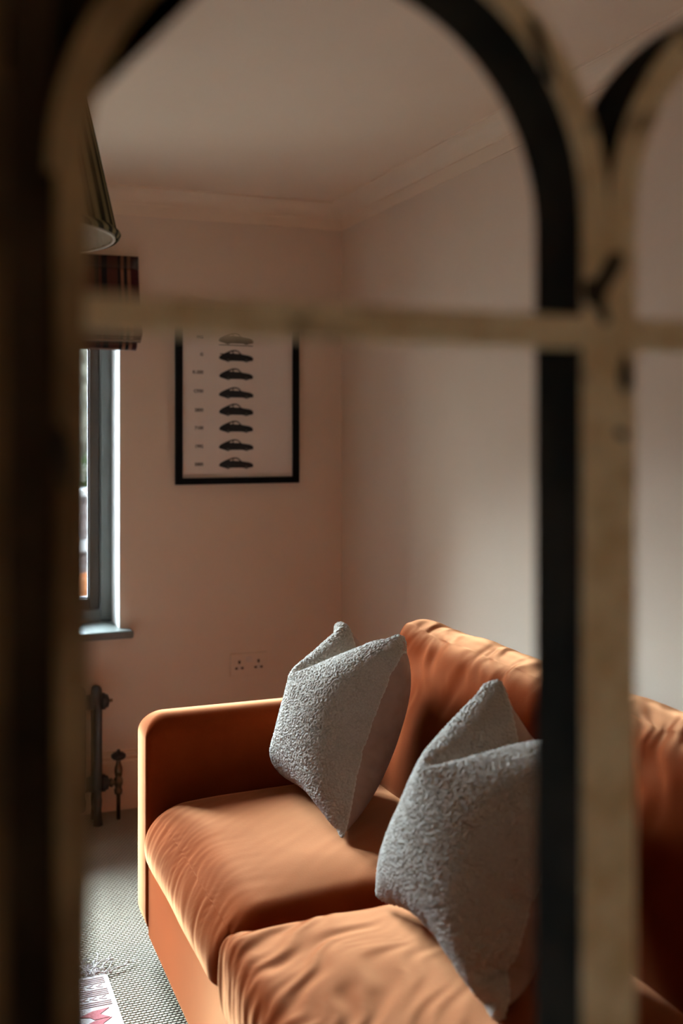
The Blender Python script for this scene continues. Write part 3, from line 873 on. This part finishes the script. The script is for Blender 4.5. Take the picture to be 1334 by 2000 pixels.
def soft_box(x0, x1, y0, y1, z0, z1, r, crown, bow, folds, h=0.0085):
    """stuffed box cushion: rounded, crowned foam shape, then creases in the cover.
    folds(s, t, P) gives the crease height; s runs up the front face and over the top (0 at the front top edge), t along y"""
    V, quads = box_cloth(x0, x1, y0, y1, z0, z1, h)
    c = np.array([(x0 + x1) / 2, (y0 + y1) / 2, z0]); b = np.array([(x1 - x0) / 2, (y1 - y0) / 2, z1 - z0])
    def sdf(P):
        q = P - c
        tx = np.clip(1 - (q[:, 0] / b[0]) ** 2, 0, 1); ty = np.clip(1 - (q[:, 1] / b[1]) ** 2, 0, 1)
        zz = q[:, 2] - crown * np.sqrt(tx * ty + 1e-9) * (q[:, 2] / b[2]).clip(0, 1.3)
        bw = bow * np.sin(np.clip(q[:, 2] / b[2], 0, 1) * math.pi)
        w = np.stack([np.abs(q[:, 0]) - bw * ty ** 0.3, np.abs(q[:, 1]) - bw * 0.6, zz], 1)
        w = w - (b - r)
        return np.linalg.norm(np.maximum(w, 0), axis=1) + np.minimum(w.max(1), 0) - r
    eps = 1e-3
    def grad(P, d):
        G = np.stack([(sdf(P + np.eye(3)[k] * eps) - d) / eps for k in range(3)], 1)
        return G / (np.linalg.norm(G, axis=1, keepdims=True) + 1e-9)
    P = V.copy()
    for _ in range(14):
        d = sdf(P); P -= grad(P, d) * d[:, None] * 0.9
    P[V[:, 2] < z0 + 1e-6, 2] = z0
    P = smooth_np(P, quads, 2, 0.5)
    nrm = vnormals(P, np.array(quads)); nrm /= np.linalg.norm(nrm, axis=1, keepdims=True) + 1e-12
    if ((P - c) * nrm).sum() < 0: nrm = -nrm
    top = V[:, 2] > z1 - 1e-6
    s = np.where(top, V[:, 0] - x0, V[:, 2] - z1)
    P = P + nrm * folds(s, V[:, 1], V)[:, None]
    return P, quads

def crease(n, k=0.10): return np.sqrt(n * n + k * k) - k
def bell(x, c, w): return np.exp(-((x - c) / w) ** 2)

def add_soft(name, V, quads, material, sub=1):
    ob = from_np(name, V, quads, material, smooth=True)
    bm = bmesh.new(); bm.from_mesh(ob.data); bmesh.ops.recalc_face_normals(bm, faces=bm.faces); bm.to_mesh(ob.data); bm.free()
    if sub:
        md = ob.modifiers.new('soft', 'SUBSURF'); md.levels = sub; md.render_levels = sub
    return ob

SEAM = 1.925
def folds_far(s, t, V):
    w = perlin(s * 5, t * 5, 1) * 0.05
    f1 = crease(perlin((t - 0.25 * s + w) * 26, s * 3.2, 2)); f2 = crease(perlin((t - 0.15 * s + w) * 52, s * 5, 3))
    m1 = bell(s, 0.015, 0.10) * (0.35 + 0.65 * (perlin(t * 4, s * 0 + 0.3, 4) * 0.5 + 0.5)); m2 = bell(s, -0.01, 0.06)
    broad = perlin(s * 4.5, t * 4.5, 5) * 0.0035
    fine = crease(perlin((t - 0.8 * s) * 18, (s + t) * 3, 6)) * 0.0035 * bell(s, 0.30, 0.25)
    return -0.004 * f1 * m1 - 0.0045 * f2 * m2 + 0.8 * broad - 0.3 * fine
def folds_near(s, t, V):
    # long creases fanning out from the far front corner
    d = t - 0.75 * s + perlin(s * 4, t * 4, 11) * 0.06
    f1 = crease(perlin(d * 19 + perlin(s * 9, t * 9, 15) * 0.6, (s + 0.4 * t) * 4.2, 12), 0.05); f2 = crease(perlin(d * 34, (s + 0.4 * t) * 6, 13))
    m1 = bell(s, 0.06, 0.22); m2 = bell(s, 0.0, 0.11)
    pull = bell(s, 0.03, 0.05) * bell(t, SEAM - 0.06, 0.05) * 0.006
    return -0.0095 * f1 * m1 - 0.004 * f2 * m2 + perlin(s * 4, t * 4, 14) * 0.004 + pull
SEAM = 1.925
V, q = soft_box(0.516, 1.26, SEAM + 0.004, SY1 - ARM_T - 0.004, SEAT_Z - 0.004, 0.442, 0.100, 0.032, 0.010, folds_far)
part_of(sofa, add_soft('seat_cushion', V, q, 'velvet'))
V, q = soft_box(0.506, 1.26, SY0 + ARM_T + 0.004, SEAM - 0.002, SEAT_Z - 0.004, 0.466, 0.034, 0.016, 0.012, folds_near)
part_of(sofa, add_soft('seat_cushion', V, q, 'velvet'))

# ------------------------------------------------------------------ pillow maker (two sheets sewn at the edge and filled)
def pillow(corners, n_u, n_v, size_u, size_v, pressure, collide, steps=90, iters=4, taper=0.0, bulge=0.03, pin=True, seed=1, gravity=0.0, volume=None):
    """corners: A(u0,v0) B(u1,v0) C(u1,v1) D(u0,v1). Front sheet faces cross(u, v)."""
    A, B, C, D = [np.array(c, float) for c in corners]
    u = np.linspace(0, 1, n_u); v = np.linspace(0, 1, n_v)
    U, Vv = np.meshgrid(u, v, indexing='ij')
    G = ((1 - U) * (1 - Vv))[..., None] * A + (U * (1 - Vv))[..., None] * B + (U * Vv)[..., None] * C + ((1 - U) * Vv)[..., None] * D
    nrm = np.cross((B - A) + (C - D), (D - A) + (C - B)); nrm /= np.linalg.norm(nrm)
    rng = np.random.default_rng(seed)
    bl_ = (np.sin(math.pi * U) * np.sin(math.pi * Vv)) ** 0.5 * bulge * (1 + 0.1 * rng.normal(size=U.shape))
    front = G + nrm * bl_[..., None]; back = G - nrm * bl_[..., None]
    Vl = list(front.reshape(-1, 3)); fid = np.arange(n_u * n_v).reshape(n_u, n_v); bid = fid.copy()
    for i in range(1, n_u - 1):
        for j in range(1, n_v - 1):
            bid[i, j] = len(Vl); Vl.append(back[i, j])
    V0 = np.array(Vl); quads = []; rest_uv = np.zeros((len(V0), 2))
    # cover is cut with slightly pulled-in sides so the corners stay pointed
    tu = (U - 0.5) * (1 - taper * np.sin(math.pi * Vv)); tv = (Vv - 0.5) * (1 - taper * np.sin(math.pi * U))
    rest_uv[fid] = np.stack([tu * size_u, tv * size_v], -1); rest_uv[bid] = np.stack([tu * size_u, tv * size_v], -1)
    for i in range(n_u - 1):
        for j in range(n_v - 1):
            quads.append((int(fid[i, j]), int(fid[i + 1, j]), int(fid[i + 1, j + 1]), int(fid[i, j + 1])))
            quads.append((int(bid[i, j]), int(bid[i, j + 1]), int(bid[i + 1, j + 1]), int(bid[i + 1, j])))
    def rest(I, J):
        d = rest_uv[I] - rest_uv[J]; l = np.sqrt((d * d).sum(1))
        w = np.linalg.norm(V0[I] - V0[J], axis=1)
        return np.where(l < 1e-6, w, l)
    batches = build_constraints(quads, V0, rest)
    pins = {int(fid[0, 0]): A, int(fid[-1, 0]): B, int(fid[-1, -1]): C, int(fid[0, -1]): D} if pin else None
    X = solve(V0, quads, batches, steps, iters, pressure, gravity, collide, pins, damp=0.9, volume=volume)
    X = smooth_np(X, quads, 1, 0.25)
    return X, quads, fid, bid

# back cushions: stuffed boxes leaning on the back frame (local x runs down from the top edge, local z out of the front)
def back_cushion(y0, y1, seed, height=0.47, thick=0.155, tilt=math.radians(19), top=(1.405, 0.812)):
    def folds(s, t, V):
        d = t + 0.55 * s + perlin(s * 5, t * 5, seed) * 0.05
        f1 = crease(perlin(d * 9 + perlin(s * 8, t * 8, seed + 5) * 0.7, s * 6 - t * 2, seed + 1), 0.10); f2 = crease(perlin(d * 24 + perlin(s * 9, t * 9, seed + 6), s * 8, seed + 2))
        m1 = bell(s, 0.05, 0.13); m2 = bell(s, 0.02, 0.08)
        e = bell(t, y1, 0.10) * bell(s, 0.02, 0.09) * 0.02
        return -0.011 * f1 * m1 - 0.004 * f2 * m2 + perlin(s * 5, t * 5, seed + 3) * 0.006 + e
    P, quads = soft_box(0.0, height, y0, y1, 0.0, thick, 0.055, 0.034, 0.02, folds)
    dn = np.array([-math.sin(tilt), 0, -math.cos(tilt)])       # down the front
    out = np.array([-math.cos(tilt), 0, math.sin(tilt)])       # out of the front
    o = np.array([top[0], 0, top[1]])
    W_ = o + P[:, :1] * dn + P[:, 2:3] * out; W_[:, 1] = P[:, 1]
    return W_, quads
V, q = back_cushion(SEAM + 0.006, SY1 - ARM_T - 0.02, 31)
part_of(sofa, add_soft('back_cushion', V, q, 'velvet'))
V, q = back_cushion(SY0 + ARM_T + 0.01, SEAM - 0.006, 37)
part_of(sofa, add_soft('back_cushion', V, q, 'velvet'))

# ------------------------------------------------------------------ boucle throw pillows
def resample(G, k):
    """Catmull-Rom upsample of an (n,m,3) grid by k"""
    def up(A):
        n = A.shape[0]
        P = np.concatenate([2 * A[:1] - A[1:2], A, 2 * A[-1:] - A[-2:-1]], 0)
        out = []
        t = (np.arange((n - 1) * k + 1) / k); i = np.minimum(t.astype(int), n - 2); f = (t - i).reshape(-1, 1, 1)
        p0, p1, p2, p3 = P[i], P[i + 1], P[i + 2], P[i + 3]
        return 0.5 * (2 * p1 + (-p0 + p2) * f + (2 * p0 - 5 * p1 + 4 * p2 - p3) * f ** 2 + (-p0 + 3 * p1 - 3 * p2 + p3) * f ** 3)
    G = up(G); return up(G.transpose(1, 0, 2)).transpose(1, 0, 2)

def nub_field(nu, nv, su, sv, cell, rng):
    """height of curled wool nubs on an nu x nv grid over su x sv metres"""
    H = np.zeros((nu, nv))
    x = np.linspace(0, su, nu)[:, None]; y = np.linspace(0, sv, nv)[None, :]
    cu, cv = int(su / cell) + 3, int(sv / cell) + 3
    jx = rng.uniform(-0.45, 0.45, (cu, cv)); jy = rng.uniform(-0.45, 0.45, (cu, cv)); rr = rng.uniform(0.55, 0.80, (cu, cv)); hh = rng.uniform(0.65, 1.0, (cu, cv))
    ix = np.floor(x / cell).astype(int) + 1 + np.zeros((1, nv), int); iy = np.floor(y / cell).astype(int) + 1 + np.zeros((nu, 1), int)
    for a in (-1, 0, 1):
        for b in (-1, 0, 1):
            kx = np.clip(ix + a, 0, cu - 1); ky = np.clip(iy + b, 0, cv - 1)
            px = (kx - 1 + 0.5 + jx[kx, ky]) * cell; py = (ky - 1 + 0.5 + jy[kx, ky]) * cell
            d2 = ((x - px) ** 2 + (y - py) ** 2) / (rr[kx, ky] * cell) ** 2
            H = np.maximum(H, hh[kx, ky] * np.clip(1 - d2, 0, 1) ** 0.8)
    return H

def boucle_pillow(name, label, corners, notch, notch_r, size, seed, group=None, seat_z=0.491, pressure=3.0, volume=0.029, back_x=1.128):
    c = [np.array(p, float) for p in corners]
    base = (c[0] + c[1]) / 2
    root = empty(name, tuple(base)); tag(root, label, 'cushion', group)
    a_, b_ = np.array(notch[0], float), np.array(notch[1], float)
    ax = b_ - a_; L2 = ax @ ax
    bp0 = np.array([back_x, 0, 0.60]); bn = np.array([-0.94, 0, 0.34]); bn /= np.linalg.norm(bn)
    def collide(P, st):
        k = min(1.0, max(0.0, (st - 15) / 45))
        off = np.array([0, 0, 0.16 * (1 - k)])
        t = np.clip(((P - a_ - off) @ ax) / L2, 0, 1)
        d = P - (a_ + off + t[:, None] * ax); l = np.linalg.norm(d, axis=1)
        m_ = l < notch_r
        P[m_] += d[m_] / (l[m_][:, None] + 1e-9) * (notch_r - l[m_])[:, None]
        P[:, 2] = np.maximum(P[:, 2], seat_z)
        P[:, 1] = np.minimum(P[:, 1], SY1 - ARM_T - 0.012)
        s = (P - bp0) @ bn; lo = s < 0
        P[lo] -= bn * s[lo][:, None]
    n = 44
    X, quads, fid, bid = pillow(corners, n, n, size, size, pressure, collide, steps=110, iters=10, taper=0.02, bulge=0.05, seed=seed, volume=volume)
    rng = np.random.default_rng(seed)
    k = 9
    Fg = resample(X[fid], k); Bg = resample(X[bid], 3)
    nu, nv = Fg.shape[:2]
    du = np.gradient(Fg, axis=0); dv = np.gradient(Fg, axis=1)
    nr = np.cross(du, dv); nr /= (np.linalg.norm(nr, axis=-1, keepdims=True) + 1e-9)
    Hn = nub_field(nu, nv, size, size, 0.0054, rng) * 0.0038 + nub_field(nu, nv, size, size, 0.0032, rng) * 0.0010
    e = np.minimum.reduce([np.arange(nu)[:, None] + 0 * np.arange(nv)[None], nu - 1 - np.arange(nu)[:, None] + 0 * np.arange(nv)[None],
                           np.arange(nv)[None] + 0 * np.arange(nu)[:, None], nv - 1 - np.arange(nv)[None] + 0 * np.arange(nu)[:, None]])
    Hn *= np.clip((e + 2) / 6.0, 0.25, 1)
    Fg = Fg + nr * (Hn + 0.001)[..., None]
    def grid_mesh(nm, Gd, mtl, flip):
        a, b = Gd.shape[:2]
        idx = np.arange(a * b).reshape(a, b)
        F = np.stack([idx[:-1, :-1], idx[1:, :-1], idx[1:, 1:], idx[:-1, 1:]], -1).reshape(-1, 4)
        if flip: F = F[:, ::-1]
        me = bpy.data.meshes.new(nm)
        me.vertices.add(a * b); me.vertices.foreach_set('co', Gd.reshape(-1).astype(np.float32))
        me.loops.add(F.size); me.loops.foreach_set('vertex_index', F.reshape(-1).astype(np.int32))
        me.polygons.add(len(F)); me.polygons.foreach_set('loop_start', np.arange(0, F.size, 4, dtype=np.int32))
        me.update(calc_edges=True); me.validate()
        return part_of(root, link(nm, me, mtl, smooth=True))
    grid_mesh('boucle_front', Fg, 'boucle', False)
    grid_mesh('linen_back', Bg, 'pillow_back', True)
    Gs = resample(X[fid], 3)
    loop = [Gs[i, 0] for i in range(Gs.shape[0])] + [Gs[-1, j] for j in range(1, Gs.shape[1])] + [Gs[i, -1] for i in range(Gs.shape[0] - 2, -1, -1)] + [Gs[0, j] for j in range(Gs.shape[1] - 2, -1, -1)]
    bm = bmesh.new(); tube(bm, [tuple(p) for p in loop], [0.0026 + 0.0009 * math.sin(i * 1.7) for i in range(len(loop))], 6)
    part_of(root, bm_obj('edge_seam', bm, 'piping', smooth=True))
    return root

# corners: far-bottom, near-bottom, near-top, far-top (front faces the window side of the room)
boucle_pillow('boucle_cushion', 'grey boucle cushion with pink linen back nearest the far sofa arm',
              [(0.912, 2.665, 0.493), (0.857, 2.186, 0.492), (1.055, 2.292, 0.866), (1.026, 2.640, 0.862)],
              ((0.90, 2.53, 0.785), (1.20, 2.50, 0.80)), 0.014, 0.500, 21)
boucle_pillow('boucle_cushion', 'large grey boucle cushion in front, partly hidden behind the frame mullion',
              [(0.822, 1.908, 0.488), (0.829, 1.433, 0.488), (1.045, 1.470, 0.868), (1.024, 1.806, 0.885)],
              ((0.91, 1.68, 0.79), (1.25, 1.72, 0.785)), 0.014, 0.508, 22, volume=0.029, seat_z=0.487, back_x=1.145)

# ------------------------------------------------------------------ rug with fringe
RX, RY1 = 0.438, 2.75
rug = empty('woven_rug', (0.0, RY1 - 0.8, 0)); tag(rug, 'flat ivory cotton rug with faded red pattern and fringe', 'rug')
part_of(rug, box('rug_field', RX - 1.1, RX, RY1 - 1.7, RY1, 0.0, 0.007, 'rug_white', bevel=0.002))
def rug_flat(nm, pts, mtl):
    b2 = bmesh.new(); prism(b2, pts, 'z', 0.0068, 0.0082)
    return part_of(rug, bm_obj(nm, b2, mtl))
y = RY1 - 0.015
for k in range(13):
    if k in (4, 9):
        # little chevron band
        bm = bmesh.new()
        x = RX - 0.02
        while x > RX - 1.08:
            prism(bm, [(x, y), (x - 0.012, y - 0.008), (x, y - 0.016), (x - 0.006, y - 0.016), (x - 0.018, y - 0.008), (x - 0.006, y)], 'z', 0.0068, 0.0080)
            x -= 0.022
        part_of(rug, bm_obj('chevron_band', bm, 'rug_pink')); y -= 0.024
    else:
        rug_flat('stripe', [(RX - 1.09, y - 0.003), (RX - 0.012, y - 0.003), (RX - 0.012, y), (RX - 1.09, y)], 'rug_pink'); y -= 0.0085
y -= 0.008
for rown in range(9):
    for cn in range(12):
        cxx = RX - 0.062 - cn * 0.088 + (0.0 if rown % 2 == 0 else 0.0)
        cyy = y - 0.024 - rown * 0.044
        if cyy < RY1 - 0.45: continue
        w_, h_ = 0.044, 0.022
        if cn % 2 == 0:
            pts = [(cxx + w_ * 0.9, cyy + h_), (cxx, cyy + h_ * 0.8), (cxx - w_ * 0.8, cyy), (cxx - w_ * 0.2, cyy - h_ * 0.4), (cxx + w_ * 0.0, cyy - h_), (cxx + w_ * 0.8, cyy - h_ * 0.9), (cxx + w_ * 0.35, cyy)]
        else:
            pts = [(cxx - w_, cyy), (cxx - 0.1 * w_, cyy - h_), (cxx + w_ * 0.8, cyy), (cxx, cyy + h_)]
        rug_flat('diamond', pts, 'rug_red')
rng2 = random.Random(4)
x = RX - 0.004
while x > RX - 0.5:
    bm = bmesh.new()
    for s_ in range(7):
        ang = rng2.uniform(-0.9, 0.9); ln = rng2.uniform(0.05, 0.12)
        p = Vector((x + rng2.uniform(-0.008, 0.008), RY1 - 0.002, 0.007)); pts = [tuple(p)]
        for q_ in range(6):
            ang += rng2.uniform(-0.6, 0.6)
            p = p + Vector((math.sin(ang), math.cos(ang), 0)) * (ln / 6); p.z = 0.005 + 0.008 * abs(math.sin(q_ * 1.3 + s_))
            pts.append(tuple(p))
        tube(bm, pts, 0.0016, 5)
    part_of(rug, bm_obj('fringe_tassel', bm, 'rug_white'))
    x -= 0.022

# ------------------------------------------------------------------ arched frame in the foreground
Y0, Y1 = 0.600, 0.660
ACX, ACZ, AR, AW = 0.245, 1.528, 0.162, 0.0205
ACX2 = 0.610
FXL, FXR = -0.012, 0.867
FTOP = 1.80
afr = empty('arched_frame', ((FXL + FXR) / 2, 0.63, 0)); tag(afr, 'weathered twin arched window frame with flaking cream paint in the foreground', 'frame')
def apart(ob): return part_of(afr, ob)
def ring_sector(bm, cx, cz, r0, r1, ya, yb, seg=48, t0=0.0, t1=1.0):
    prev = None; first_q = None
    for k in range(seg + 1):
        a = math.pi * (t0 + (t1 - t0) * k / seg)
        q = [bm.verts.new((cx + r * math.cos(a), y_, cz + r * math.sin(a))) for r, y_ in ((r0, ya), (r1, ya), (r1, yb), (r0, yb))]
        if prev:
            for i in range(4): bm.faces.new((prev[i], prev[(i + 1) % 4], q[(i + 1) % 4], q[i]))
        else: bm.faces.new(q)
        prev = q
    bm.faces.new(prev[::-1])
FACE = 0.0015
for cx in (ACX, ACX2):
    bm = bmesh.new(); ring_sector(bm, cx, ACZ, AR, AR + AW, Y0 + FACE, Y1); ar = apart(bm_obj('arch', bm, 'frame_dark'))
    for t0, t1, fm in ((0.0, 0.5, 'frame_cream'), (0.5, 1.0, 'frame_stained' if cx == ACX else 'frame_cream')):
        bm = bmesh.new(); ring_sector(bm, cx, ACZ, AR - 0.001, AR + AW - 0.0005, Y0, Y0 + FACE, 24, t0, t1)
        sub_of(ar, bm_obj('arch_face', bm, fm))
# upright members: body + face strip
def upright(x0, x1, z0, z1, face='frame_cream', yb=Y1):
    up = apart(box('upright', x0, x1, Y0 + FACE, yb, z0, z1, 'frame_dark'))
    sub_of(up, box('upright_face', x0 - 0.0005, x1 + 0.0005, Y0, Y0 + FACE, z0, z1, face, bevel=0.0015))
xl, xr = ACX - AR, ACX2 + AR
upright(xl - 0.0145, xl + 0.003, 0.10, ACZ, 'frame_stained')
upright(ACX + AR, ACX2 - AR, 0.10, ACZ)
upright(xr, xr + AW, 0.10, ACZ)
# outer stiles and recessed boards
for (a, b, c0, c1) in ((FXL, 0.043, 0.043, xl - 0.0145), (0.812, FXR, xr + AW, 0.812)):
    apart(box('outer_stile', a, b, Y0 - 0.004, Y1 + 0.01, 0.0, FTOP, 'frame_brown', bevel=0.004))
    apart(box('recessed_board', c0, c1, Y0 + 0.014, Y1, 0.10, FTOP - 0.03, 'frame_umber'))
apart(box('top_rail', 0.043, 0.812, Y0, Y1, FTOP - 0.05, FTOP, 'frame_brown', bevel=0.003))
apart(box('bottom_rail', 0.043, 0.812, Y0, Y1, 0.0, 0.10, 'frame_brown', bevel=0.003))
# solid corner spandrels
for sgn, cx, xo in ((-1, ACX, xl - AW), (1, ACX2, xr + AW)):
    pts = [(xo, ACZ)]
    for k in range(17):
        a = (math.pi - k / 16 * math.pi * 0.5) if sgn < 0 else (k / 16 * math.pi * 0.5)
        pts.append((cx + (AR + AW) * math.cos(a), ACZ + (AR + AW) * math.sin(a)))
    pts += [(cx, FTOP - 0.05), (xo, FTOP - 0.05)]
    bm = bmesh.new(); prism(bm, pts, 'y', Y0 + 0.03, Y1); bmesh.ops.triangulate(bm, faces=[f for f in bm.faces if len(f.verts) > 4])
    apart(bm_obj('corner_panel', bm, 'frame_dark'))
# horizontal glazing bars
for z in (1.452, 0.93, 0.45):
    for a, b in ((xl, ACX + AR), (ACX2 - AR, xr)):
        apart(box('glazing_bar', a, b, Y0 - 0.001, Y0 + 0.016, z - 0.0105, z + 0.0105, 'frame_cream', bevel=0.002))
# chips where the paint has come away
def chip(pts):
    bm = bmesh.new(); prism(bm, smooth_poly(pts, 3), 'y', Y0 - 0.0012, Y0 + 0.001)
    apart(bm_obj('bare_patch', bm, 'frame_chip'))
def chip_px(P): chip([px_at_Y(px, py, Y0) for px, py in P])
chip_px([(1142, 545), (1160, 545), (1188, 500), (1205, 492), (1216, 505), (1206, 535), (1180, 580), (1190, 625), (1176, 632), (1160, 600), (1142, 588)])
chip_px([(1218, 690), (1231, 715), (1232, 755), (1216, 762), (1208, 735)])
chip_px([(1205, 838), (1222, 842), (1220, 858), (1204, 852)])
chip_px([(1030, 32), (1052, 50), (1075, 120), (1085, 165), (1068, 150), (1042, 90)])
chip_px([(108, 830), (130, 845), (142, 900), (136, 960), (118, 935), (106, 880)])
